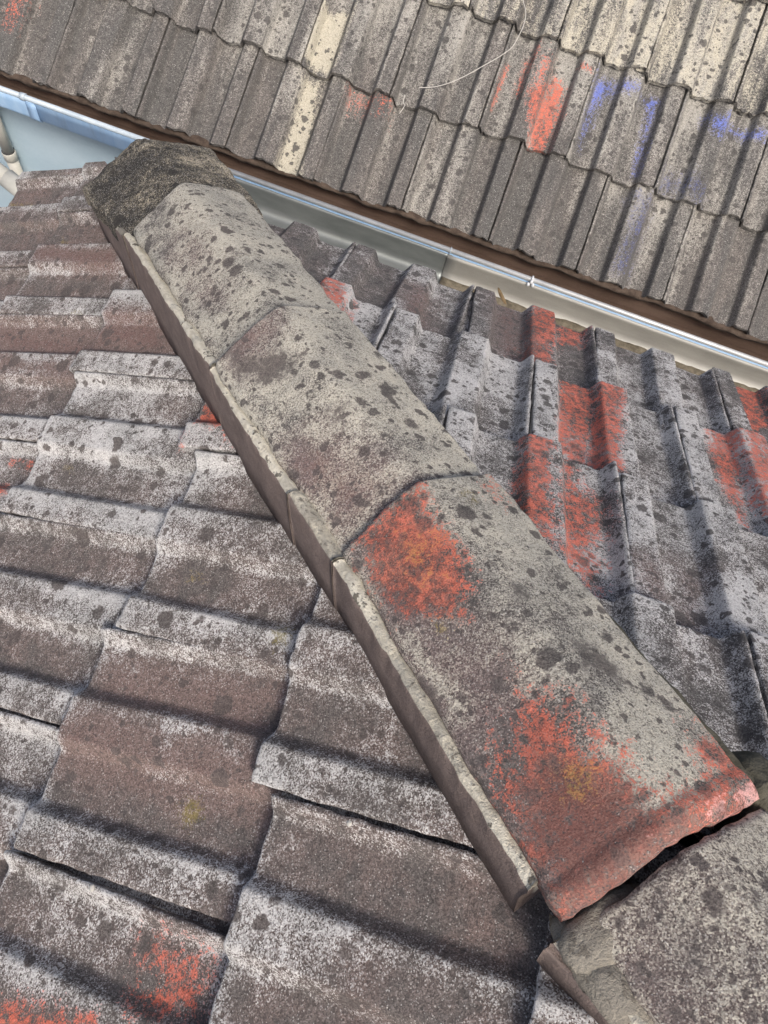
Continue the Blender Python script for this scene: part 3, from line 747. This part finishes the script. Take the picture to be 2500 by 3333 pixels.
def ridge_tile(t0, t1, sec0, sec1, mat, label, seed, patches=(), lip=False, dome=False, bias=0.0, mauve=0.0, rough=1.0, skew=0.0, skew0=0.0):
    """sec = (lateral, up, half width, rise)"""
    L_ = t1 - t0
    nrow = int(L_ / .0075) + 1
    vs = np.linspace(0, 1, nrow)
    vs = np.unique(np.concatenate([vs, [.002 / L_, .005 / L_, .010 / L_], 1 - np.array([.002, .005, .010, .015, .020, .026, .032, .038]) / L_]))
    cs = np.unique(np.concatenate([np.linspace(-1, 1, 45), [-.995, -.985, -.965, .965, .985, .995]]))
    nr, nc = len(vs), len(cs)
    C_, V_ = np.meshgrid(cs, vs)
    lat = sec0[0] + (sec1[0] - sec0[0]) * V_
    upv = sec0[1] + (sec1[1] - sec0[1]) * V_
    hw = sec0[2] + (sec1[2] - sec0[2]) * V_
    ri = sec0[3] + (sec1[3] - sec0[3]) * V_
    x = C_ * hw
    rr = .11
    a = np.sqrt(C_ ** 2 + rr ** 2) - rr
    a = a / (math.sqrt(1 + rr * rr) - rr)
    y = upv - ri * a
    y -= .006 * np.clip((abs(C_) - .955) / .045, 0, 1) ** 2
    tt = V_ * L_
    y -= .0045 * np.clip(1 - tt / .006, 0, 1) ** 2
    if lip:
        q = L_ - tt
        y += -.0012 * np.exp(-((q - .030) / .004) ** 2) + .0012 * np.exp(-((q - .018) / .007) ** 2)
        y -= .010 * np.clip(1 - q / .013, 0, 1) ** 1.6
    else:
        y -= .0045 * np.clip(1 - (L_ - tt) / .006, 0, 1) ** 2
    if dome:
        kd = np.clip(1 - tt / .13, 0, 1)
        sh = np.sqrt(np.clip(1 - kd ** 2, 0, 1))
        x = x * (.70 + .30 * sh)
        y = y - .100 * (1 - sh)
    tt = tt + skew * C_ * V_ ** 3 + skew0 * C_ * (1 - V_) ** 3
    p = np.stack([(x + lat).ravel(), tt.ravel(), y.ravel()], 1)
    q = p + np.array([seed * 2.3, seed * 5.1, seed * 1.7])
    p[:, 2] += rough * (.0015 * vnoise(q, 13, 1) + .0011 * vnoise(q, 40, 2) + .0007 * vnoise(q, 110, 3) + .0004 * vnoise(q, 230, 4))
    endw = np.clip(1 - np.minimum(V_, 1 - V_).ravel() * L_ / .012, 0, 1)
    p[:, 1] += endw * (.0018 * vnoise(q * [1, 0, 0], 35, 5) + .0014 * vnoise(q * [1, 0, 0], 110, 6))
    sidew = np.clip((abs(C_).ravel() - .9) / .1, 0, 1)
    p[:, 0] += sidew * (.003 * vnoise(q * [0, 1, 0], 22, 7) + .0018 * vnoise(q * [0, 1, 0], 80, 8))
    if lip:
        lw = np.clip(1 - (1 - V_).ravel() * L_ / .03, 0, 1)
        p[:, 2] += lw * (.0012 * vnoise(q, 110, 11) + .0008 * vnoise(q, 60, 12))
    ring = list(range(nc)) + [r * nc + nc - 1 for r in range(1, nr)] + [(nr - 1) * nc + c for c in range(nc - 2, -1, -1)] + [r * nc for r in range(nr - 2, 0, -1)]
    faces = grid_faces(nr, nc)
    top = p[ring].copy()
    low = p[ring].copy()
    low[:, 2] -= .016 if not dome else .03
    m = len(ring); off0 = len(p); off = off0 + m
    for a_ in range(m):
        b_ = (a_ + 1) % m
        faces.append((off0 + b_, off0 + a_, off + a_, off + b_))
    for c in range(nc - 1):
        ta = off + nc + nr - 2 + (nc - 1 - c)
        faces.append((off + c, off + c + 1, ta - 1, ta))
    V = np.concatenate([p, top, low])
    Wd = HIP * t0 + V[:, :1] * HN + V[:, 1:2] * HIP + V[:, 2:] * HU
    attrs = patch_attrs(Wd[:, :2], patches)
    if lip:
        ew = np.clip(1 - (L_ - V[:, 1]) / .022, 0, 1)
        attrs['chalk'] = .85 * (ew * np.clip(.45 + V[:, 0] * 5 + .6 * vnoise(V, 60, 31), 0, 1))
        attrs['red'] = np.maximum(attrs['red'], .95 * np.clip(1 - (L_ - V[:, 1]) / .04, 0, 1) ** .5)
    lc = .55 + bias + .10 * vnoise(q[:, :] if False else V + seed, 9, 21) + .08 * vnoise(V + seed, 26, 22)
    side = (V[:, 0] - sec0[0]) / sec0[2]
    lc = lc + .15 * np.clip(side, -1, 1) + .18 * np.exp(-((abs(side) - 1) / .07) ** 2) + .12 * np.exp(-V[:, 1] / .006)
    attrs['lich'] = lc
    attrs['mauve'] = np.maximum(attrs['mauve'], mauve * np.clip(-side * .8 + .3, 0, 1))
    Mx = basis_matrix(HN, HIP, HU, HIP * t0)
    o = mesh_obj("ridge_tile", V, faces, mat, near_roof, True, attrs, Mx)
    o['label'] = label
    return o


def pr(kinds=None, lo=-9, hi=9):
    out = []
    for p in PATCH['ridge']:
        c = np.mean(np.array(p[3]), axis=0)
        t = (c[0] * HIP[0] + c[1] * HIP[1]) / (HIP[0] ** 2 + HIP[1] ** 2)
        if lo <= t < hi: out.append(p)
    return out


ridge_tile(-.62, -.205, (.034, .110, .152, .062), (.022, .104, .126, .056), M_RIDGE_DK, "blackened rounded ridge end tile at the low end of the hip", 1, dome=True, bias=-.10, rough=2.6)
ridge_tile(-.246, .235, (.0203, .1243, .1110, .0535), (-.008, .1040, .110, .052), M_RIDGE, "cream grey ridge tile next to the blackened end tile", 2, pr(lo=-.3, hi=.16), bias=.10)
ridge_tile(.2042, .610, (-.0105, .1215, .1115, .053), (-.014, .0660, .110, .052), M_RIDGE, "ridge tile with a mauve flank and dark blotches in the middle of the hip", 3, pr(lo=.16, hi=.58), bias=.03)
ridge_tile(.5796, 1.0310, (-.0125, .0830, .1120, .0535), (-.0440, .0735, .1110, .0535), M_RIDGE, "ridge tile with two large orange red paint patches and a thick raised lip", 4, pr(lo=.55, hi=1.2), lip=True, bias=-.02, skew=.010)
ridge_tile(1.0400, 1.50, (-.0370, .0530, .1040, .053), (-.040, .0520, .104, .053), M_RIDGE, "grey ridge tile with a worn lower edge beside the dark gap", 5, bias=-.13, mauve=.2, rough=1.1, skew0=.0085)


def mortar(t0, t1, seed, latf, topf, innerf, dark=0.0, side=-1, mat=None, base_up=-.075, lip=.011):
    n = max(3, int((t1 - t0) / .006))
    rows = []
    ts = np.linspace(t0, t1, n)
    for kk, t in enumerate(ts):
        lat, tu = latf(t) + side * .0016 * math.sin(seed * 2.4), topf(t) + .0015 * math.sin(seed * 3.7)

        v = np.array([[lat + side * .006, t, base_up], [lat + side * .003, t, -.03], [lat + side * .002, t, -.010], [lat - side * .001, t, tu - .008], [lat - side * .002, t, tu - .001],
                      [lat - side * .004, t, tu + .001], [lat - side * lip * .5, t, tu + .003], [lat - side * lip, t, tu + .003], [lat - side * (lip + .02), t, tu - .012],
                      [lat - side * (lip + .03), t, base_up]])
        rows.append(v)
    P = np.concatenate(rows)
    nc = 10
    q = P + 1.9
    w = np.tile(np.array([.3, .6, .8, 1, 1, 1, 1, 1, 1, .2]), n)
    P[:, 0] += w * (.0022 * vnoise(q, 18, 1) + .0018 * vnoise(q, 80, 2))
    P[:, 2] += w * (.0030 * vnoise(q * [0, 1, 0], 24, 3) + .0026 * vnoise(q, 95, 4))
    ef = np.minimum(P[:, 1] - t0, t1 - P[:, 1])
    P[:, 1] += np.clip(1 - ef / .02, 0, 1) * .0022 * vnoise(q * [1, 0, 1], 60, 5)
    faces = grid_faces(n, nc, flip=(side > 0))
    faces.append(tuple(range(nc))); faces.append(tuple(range((n - 1) * nc, n * nc))[::-1])
    for r in range(n - 1):
        a = r * nc
        faces.append((a + nc - 1, a, a + nc, a + 2 * nc - 1))
    pale = np.tile(np.array([0, 0, 0, 0, .35, 1, 1, 1, 1, 0.]), n)
    dk = np.clip(dark + .5 * vnoise(P + seed, 14, 9), 0, 1)
    Mx = basis_matrix(HN, HIP, HU, (0, 0, 0))
    o = mesh_obj("mortar_bed", P, faces, mat or M_MORTAR, near_roof, True, dict(pale=pale, dark=dk), Mx)
    return o


f_lat = lambda t: np.interp(t, [-.7, -.5, -.3, .1, .35, .6, .8, .9, 1.0, 1.03, 1.13, 1.5], [-.085, -.101, -.109, -.129, -.138, -.1435, -.157, -.164, -.168, -.172, -.152, -.151])
f_top = lambda t: np.interp(t, [-.7, -.3, .2, .43, .57, .63, .7, .85, 1.0, 1.03, 1.5], [-.02, .050, .055, .036, .024, .026, .020, .012, .006, -.006, -.006])
for a, b, sd, dk in ((-.585, -.272, 1, .25), (-.270, .197, 2, -.2), (.2, .4665, 3, -.05), (.469, .5855, 4, .25), (.588, .985, 5, -.05), (1.028, 1.54, 6, .2)):
    mortar(a, b, sd, f_lat, f_top, None, dk)
g_lat = lambda t: np.interp(t, [-.6, -.25, .2, .58, 1.03, 1.5], [.134, .132, .102, .101, .084, .062])
g_top = lambda t: np.interp(t, [-.6, -.25, .2, .58, 1.03, 1.5], [.03, .045, .045, .010, .000, -.02])
mortar(-.56, .57, 7, g_lat, g_top, None, .4, side=1, mat=M_MOSS, lip=.012)
mortar(.575, 1.54, 8, g_lat, g_top, None, .4, side=1, mat=M_MOSS, lip=.012)


def lump(loc_t, lat, upv, size, seed, mat, name, parent=near_roof, label=None):
    """uneven blob of mortar: a squashed, noisy sphere resting in the joint"""
    nu, nv = 18, 12
    th = np.linspace(0, 2 * math.pi, nu, endpoint=False)
    ph = np.linspace(.02, math.pi - .02, nv)
    TH, PH = np.meshgrid(th, ph)
    d = np.stack([np.sin(PH) * np.cos(TH), np.sin(PH) * np.sin(TH), np.cos(PH)], -1).reshape(-1, 3)
    rad = 1 + .28 * vnoise(d + seed * 3, 1.6, 1) + .14 * vnoise(d + seed, 4, 2)
    P = d * rad[:, None] * np.array(size)
    fs = []
    for r in range(nv - 1):
        for c in range(nu):
            fs.append((r * nu + c, r * nu + (c + 1) % nu, (r + 1) * nu + (c + 1) % nu, (r + 1) * nu + c)[::-1])
    fs.append(tuple(range(nu))); fs.append(tuple(range((nv - 1) * nu, nv * nu))[::-1])
    Mx = basis_matrix(HN, HIP, HU, HIP * loc_t + HN * lat + HU * upv)
    return mesh_obj(name, P, fs, mat, parent, True, dict(pale=np.ones(len(P)), dark=np.full(len(P), .62)), Mx)


lump(1.044, -.120, -.006, (.044, .028, .015), 3, M_MORTAR, "mortar_bed")
lump(1.066, -.152, -.014, (.022, .050, .016), 8, M_MORTAR, "mortar_bed")
lump(1.035, .085, -.02, (.03, .035, .024), 5, M_MOSS, "mortar_bed")

# ------------------------------------------------------------------ gutters and walls
def sweep(name, path_yz, x0, x1, mat, parent, closed=False, slope=-.012, zx0=0.0, nseg=2, smooth=True, jit=0.0, seed=0, attrs=None):
    """profile in y,z swept along x; z drops with x by slope"""
    xs = np.linspace(x0, x1, nseg)
    V = []
    for x in xs:
        for (y, z) in path_yz:
            V.append((x, y, z + slope * x))
    V = np.array(V, float)
    if jit:
        V[:, 2] += jit * vnoise(V + seed, 9, 1) + jit * .6 * vnoise(V + seed, 38, 2)
        V[:, 1] += jit * vnoise(V + seed + 50, 12, 3) + jit * .5 * vnoise(V + seed, 60, 4)
    m = len(path_yz)
    fs = []
    mm = m if closed else m - 1
    for r in range(nseg - 1):
        for c in range(mm):
            a, b = r * m + c, r * m + (c + 1) % m
            fs.append((a, b, b + m, a + m))
    if closed:
        fs.append(tuple(range(m))[::-1]); fs.append(tuple(range((nseg - 1) * m, nseg * m)))
    c0 = np.array([(x0 + x1) / 2, path_yz[0][0], path_yz[0][1]])
    o = mesh_obj(name, V - c0, fs, mat, parent, smooth, attrs, Matrix.Translation(c0))
    return o


def arc(cy, cz, r, a0, a1, n=10):
    return [(cy + r * math.cos(math.radians(a)), cz + r * math.sin(math.radians(a))) for a in np.linspace(a0, a1, n)]


def thick(path, t):
    """closed outline of a sheet of thickness t following path"""
    p = np.array(path)
    tg = np.gradient(p, axis=0)
    tg /= np.linalg.norm(tg, axis=1)[:, None]
    nn = np.stack([-tg[:, 1], tg[:, 0]], 1)
    return [tuple(v) for v in p + nn * t / 2] + [tuple(v) for v in (p - nn * t / 2)[::-1]]


BY, BZ = 0.990, -0.757        # bead line
gutter = empty("gutter", (0.0, BY, BZ), "long blue eaves gutter with a shiny rounded rim below the lighter roof", "gutter")
sweep("rim_bead", arc(BY, BZ, .0085, 0, 345, 16), -3.2, -.62, M_BEAD, gutter, True)
sweep("rim_bead", arc(BY, BZ, .0082, 0, 345, 16), -.619, 2.6, M_BEAD2, gutter, True)
gfront = thick([(BY - .004, BZ - .006), (BY - .006, BZ - .03), (BY - .006, BZ - .06)] + arc(BY + .012, BZ - .062, .018, 185, 265, 7), .002)
sweep("front_face", gfront, -3.2, -1.121, M_BLUE, gutter, True)
sweep("front_face", gfront, -1.119, 2.6, M_BLUE, gutter, True)
sweep("lap_joint", thick([(BY - .0085, BZ - .010), (BY - .0095, BZ - .03), (BY - .0095, BZ - .058)] + arc(BY + .012, BZ - .062, .0215, 185, 240, 5), .002), -1.150, -1.117, M_BLUE, gutter, True)
sweep("trough_floor", thick([(BY + .012, BZ - .080), (BY + .06, BZ - .084), (BY + .11, BZ - .080)], .003), -3.2, 2.6, M_TROUGH, gutter, True, nseg=60, jit=.001)
sweep("strap", arc(BY, BZ, .0115, -20, 250, 12) + arc(BY, BZ, .0092, 250, -20, 12), -1.166, -1.149, M_BEAD, gutter, True)
sweep("strap", arc(BY, BZ, .0112, -20, 250, 12) + arc(BY, BZ, .0090, 250, -20, 12), .300, .303, M_BEAD, gutter, True)


def blobs(name, pts, mat, parent, seed):
    """a few fused rounded lumps as one small part"""
    V, Fs = [], []
    for (c, r) in pts:
        nu, nv = 10, 7
        th = np.linspace(0, 2 * math.pi, nu, endpoint=False); ph = np.linspace(.05, math.pi - .05, nv)
        TH, PH = np.meshgrid(th, ph)
        d = np.stack([np.sin(PH) * np.cos(TH), np.sin(PH) * np.sin(TH), np.cos(PH)], -1).reshape(-1, 3)
        b = len(V)
        for q in d * np.array(r) + np.array(c): V.append(q)
        for rr in range(nv - 1):
            for cc in range(nu):
                Fs.append((b + rr * nu + cc, b + (rr + 1) * nu + cc, b + (rr + 1) * nu + (cc + 1) % nu, b + rr * nu + (cc + 1) % nu))
        Fs.append(tuple(b + i for i in range(nu))); Fs.append(tuple(b + (nv - 1) * nu + i for i in range(nu))[::-1])
    V = np.array(V); c0 = V.mean(0)
    return mesh_obj(name, V - c0, Fs, mat, parent, True, None, Matrix.Translation(c0) if parent is None else parent_inv(None) @ Matrix.Translation(c0))


cx = .585
blobs("plastic_clip", [((cx, BY - .012, BZ + .003 - .012 * cx), (.006, .008, .008)), ((cx - .007, BY - .016, BZ - .008 - .012 * cx), (.006, .007, .007)),
                       ((cx + .008, BY - .015, BZ - .007 - .012 * cx), (.006, .007, .008)), ((cx, BY, BZ + .009 - .012 * cx), (.004, .010, .004))], M_CLIP, gutter, 1)

tray = empty("metal_tray", (0.5, 0.8, -.88), "galvanised metal tray between the two roofs, dull near the ridge end", "flashing")
TB = BZ - .105
def tray_path(dy, dz):
    return ([(BY - .007 + dy, BZ - .012 + dz), (BY - .012 + dy, BZ - .016 + dz), (BY - .013 + dy, BZ - .022 + dz), (BY - .011 + dy, BZ - .028 + dz), (BY - .012 + dy, BZ - .06 + dz)]
            + [(BY - .044 + dy + .032 * math.cos(a), TB + .028 + dz + .030 * math.sin(a)) for a in np.linspace(0, -math.pi / 2, 9)]
            + [(BY - .12 + dy, TB - .004 + dz), (BY - .30, TB - .012 + dz), (.52, TB + .02 + dz)])
sweep("metal_sheet", thick(tray_path(0, 0), .0016), -.66, .312, M_ZINC, tray, True, nseg=40, jit=.0008, seed=3)['label'] = "dull dark grey metal sheet behind the ridge end"
sweep("metal_sheet", thick(tray_path(-.003, .0018), .0016), .298, 2.6, M_ZINC_LT, tray, True, nseg=60, jit=.0008, seed=9)['label'] = "bright lapped metal sheet with brown stains"

sweep('silt', [(.968, TB + .006), (.945, TB + .008), (.88, TB + .010), (.78, TB + .012), (.60, TB + .020), (.54, TB + .020), (.54, TB - .004), (.968, TB - .004)], .30, 2.6, M_SILT, tray, True, nseg=120, jit=.004, seed=6)

# brown board behind the trough and the dirt crust under the tile noses, both of the far roof
sweep("fascia_board", [(1.092, -.735), (1.112, -.735), (1.112, -.93), (1.092, -.93)], -3.2, 2.6, M_TROUGH, far_roof, True, slope=-.004, nseg=30, jit=.0006)['label'] = "brown stained board behind the gutter"
gr_p = [(1.046, -.741), (1.050, -.752), (1.056, -.762), (1.066, -.770), (1.082, -.776), (1.10, -.776), (1.10, -.742), (1.07, -.738)]
sweep("mortar_strip", gr_p, -3.2, 2.6, M_GRIME, far_roof, True, slope=-.0026, nseg=420, jit=.0065, seed=4)['label'] = "dark crust of dirt and old mortar under the lowest tiles"

wall = sweep("house_wall", [(1.105, -.80), (1.25, -.80), (1.25, -3.6), (1.105, -3.6)], -4.0, 3.4, M_WALL, None, True, slope=0, smooth=False)
tag(wall, "pale blue rendered wall of the far house below the blue gutter", "wall", None, "thing")
body_w = sweep("house_wall", [(-3.2, -.66), (.42, -.66), (.42, -3.6), (-3.2, -3.6)], -.62, 3.2, M_WALL2, None, True, slope=0, smooth=False)
tag(body_w, "grey rendered wall of the near house, mostly hidden under the dark roof eave", "wall", None, "thing")


def tube(name, pts, r, mat, parent=None, n=16, cap=True, ring=None):
    pts = [np.array(p, float) for p in pts]
    V, Fs = [], []
    ref = None
    for i, p in enumerate(pts):
        d = pts[min(i + 1, len(pts) - 1)] - pts[max(i - 1, 0)]
        d /= np.linalg.norm(d)
        if ref is None:
            ref = np.cross(d, [0, 0, 1.0] if abs(d[2]) < .9 else [1.0, 0, 0])
        ref = ref - d * (ref @ d); ref /= np.linalg.norm(ref)
        b = np.cross(d, ref)
        rr = r[i] if isinstance(r, (list, tuple)) else r
        for a in range(n):
            t = 2 * math.pi * a / n
            V.append(p + rr * (math.cos(t) * ref + math.sin(t) * b))
    for i in range(len(pts) - 1):
        for a in range(n):
            Fs.append((i * n + a, i * n + (a + 1) % n, (i + 1) * n + (a + 1) % n, (i + 1) * n + a))
    if cap:
        Fs.append(tuple(range(n))[::-1]); Fs.append(tuple(range((len(pts) - 1) * n, len(pts) * n)))
    V = np.array(V); c0 = pts[0]
    o = mesh_obj(name, V - c0, Fs, mat, parent, True, None, Matrix.Translation(c0))
    return o



dp = empty("downpipe", (-1.385, 1.072, -3.6), "cream plastic downpipe on the pale blue wall with a dark joint ring", "pipe")
tube("pipe", [(-1.385, 1.072, -3.6), (-1.385, 1.072, -1.115)], .0215, M_PVC, dp, 24)
tube("pipe", [(-1.385, 1.072, -1.113), (-1.385, 1.072, -.86)], .0205, M_PVC, dp, 24)
tube("socket_collar", [(-1.385, 1.072, -1.150), (-1.385, 1.072, -1.148), (-1.385, 1.072, -1.118), (-1.385, 1.072, -1.114)], [.0225, .0250, .0250, .0235], M_PVC, dp, 24)
tube("joint_ring", [(-1.385, 1.072, -1.1165), (-1.385, 1.072, -1.1105)], .0232, M_RUBBER, dp, 24)
bp = empty("drain_pipe", (-1.257, 0.79, -0.8305), "wider grey plastic pipe sloping behind the lowest left roof tile", "pipe")
tube("pipe", [(-2.5506, 1.12, -0.4829), (-1.1394, 0.76, -0.8621)], .027, M_PVC2, bp, 28)
tube("socket_collar", [(-1.1394, 0.76, -0.8621), (-1.047, 0.74, -0.8975)], .031, M_PVC2, bp, 28)
tube("pipe", [(-1.047, 0.74, -0.8975), (-0.7236, 0.52, -1.0214)], .030, M_PVC2, bp, 28)


# cable on the far roof
cab = [np.array(p) + PLANE['O']['n'] * .004 for p in WIRE]
def smooth_path(pts, m=4):
    out = []
    P = [pts[0]] + list(pts) + [pts[-1]]
    for i in range(1, len(P) - 2):
        for t in np.linspace(0, 1, m, endpoint=False):
            a, b, c, d = (np.array(P[i + q]) for q in (-1, 0, 1, 2))
            out.append(.5 * ((2 * b) + (c - a) * t + (2 * a - 5 * b + 4 * c - d) * t * t + (3 * b - a - 3 * c + d) * t ** 3))
    out.append(np.array(pts[-1]))
    return out
wire = tube("cable", smooth_path(cab), .0013, M_WIRE, None, 8)
tag(wire, "thin white cable curving down over the upper tiles of the far roof", "cable")
wire2 = tube("cable", smooth_path([np.array(p) + PLANE['O']['n'] * .004 for p in WIRE_END]), .0012, M_WIRE, None, 8)
tag(wire2, "short bent scrap of white wire under the lower end of the long white cable", "wire")


def pebble(loc, size, seed, label):
    nu, nv = 10, 7
    th = np.linspace(0, 2 * math.pi, nu, endpoint=False); ph = np.linspace(.05, math.pi - .05, nv)
    TH, PH = np.meshgrid(th, ph)
    d = np.stack([np.sin(PH) * np.cos(TH), np.sin(PH) * np.sin(TH), np.cos(PH)], -1).reshape(-1, 3)
    P = d * (1 + .25 * vnoise(d + seed, 1.8, 3))[:, None] * np.array(size)
    fs = [(r * nu + (c + 1) % nu, r * nu + c, (r + 1) * nu + c, (r + 1) * nu + (c + 1) % nu) for r in range(nv - 1) for c in range(nu)]
    o = mesh_obj("pebble", P, fs, M_STONE, None, True, None, Matrix.Translation(loc) @ Matrix.Rotation(seed, 4, 'Z'))
    return tag(o, label, "pebble", "pale pebbles lying on the dark tiles")


pebble((0.418, -0.7278, 0.2104), (.0048, .0036, .003), 1, "pale pebble stuck in the wide open joint beside the near mortar edge")
pebble((0.1605, -0.886, 0.0704), (.0048, .0036, .003), 2, "pale pebble on the long dark joint at the lower left")
# dry leaf stalk standing at the eave
LP = [(0.4468, 0.497, -0.3011), (0.4615, 0.492, -0.319), (0.4786, 0.488, -0.3375)]
V, Fs = [], []
for i, p in enumerate(smooth_path([np.array(q) for q in LP], 6)):
    wv = .0065 * math.sin(math.pi * min(max((i + 1.2) / 15.0, .08), .95))
    V += [p + np.array([-wv, 0, .002]), p + np.array([0, .003, -.001]), p + np.array([wv, 0, .002]), p + np.array([0, .0045, -.0022])]
for i in range(len(V) // 4 - 1):
    a = i * 4
    for c in range(4):
        Fs.append((a + c, a + (c + 1) % 4, a + 4 + (c + 1) % 4, a + 4 + c))
leaf = mesh_obj("dry_leaf", np.array(V) - V[0], Fs, M_LEAF, None, True, None, Matrix.Translation(V[0]))
tag(leaf, "narrow curled brown leaf standing at the tile ends beside the bright metal sheet", "leaf")


ground = mesh_obj("ground", [(-60, -60, -3.6), (60, -60, -3.6), (60, 60, -3.6), (-60, 60, -3.6)], [(0, 1, 2, 3)], M_GROUND, None, False)
tag(ground, "concrete ground far below between the two houses", None, None, 'structure')
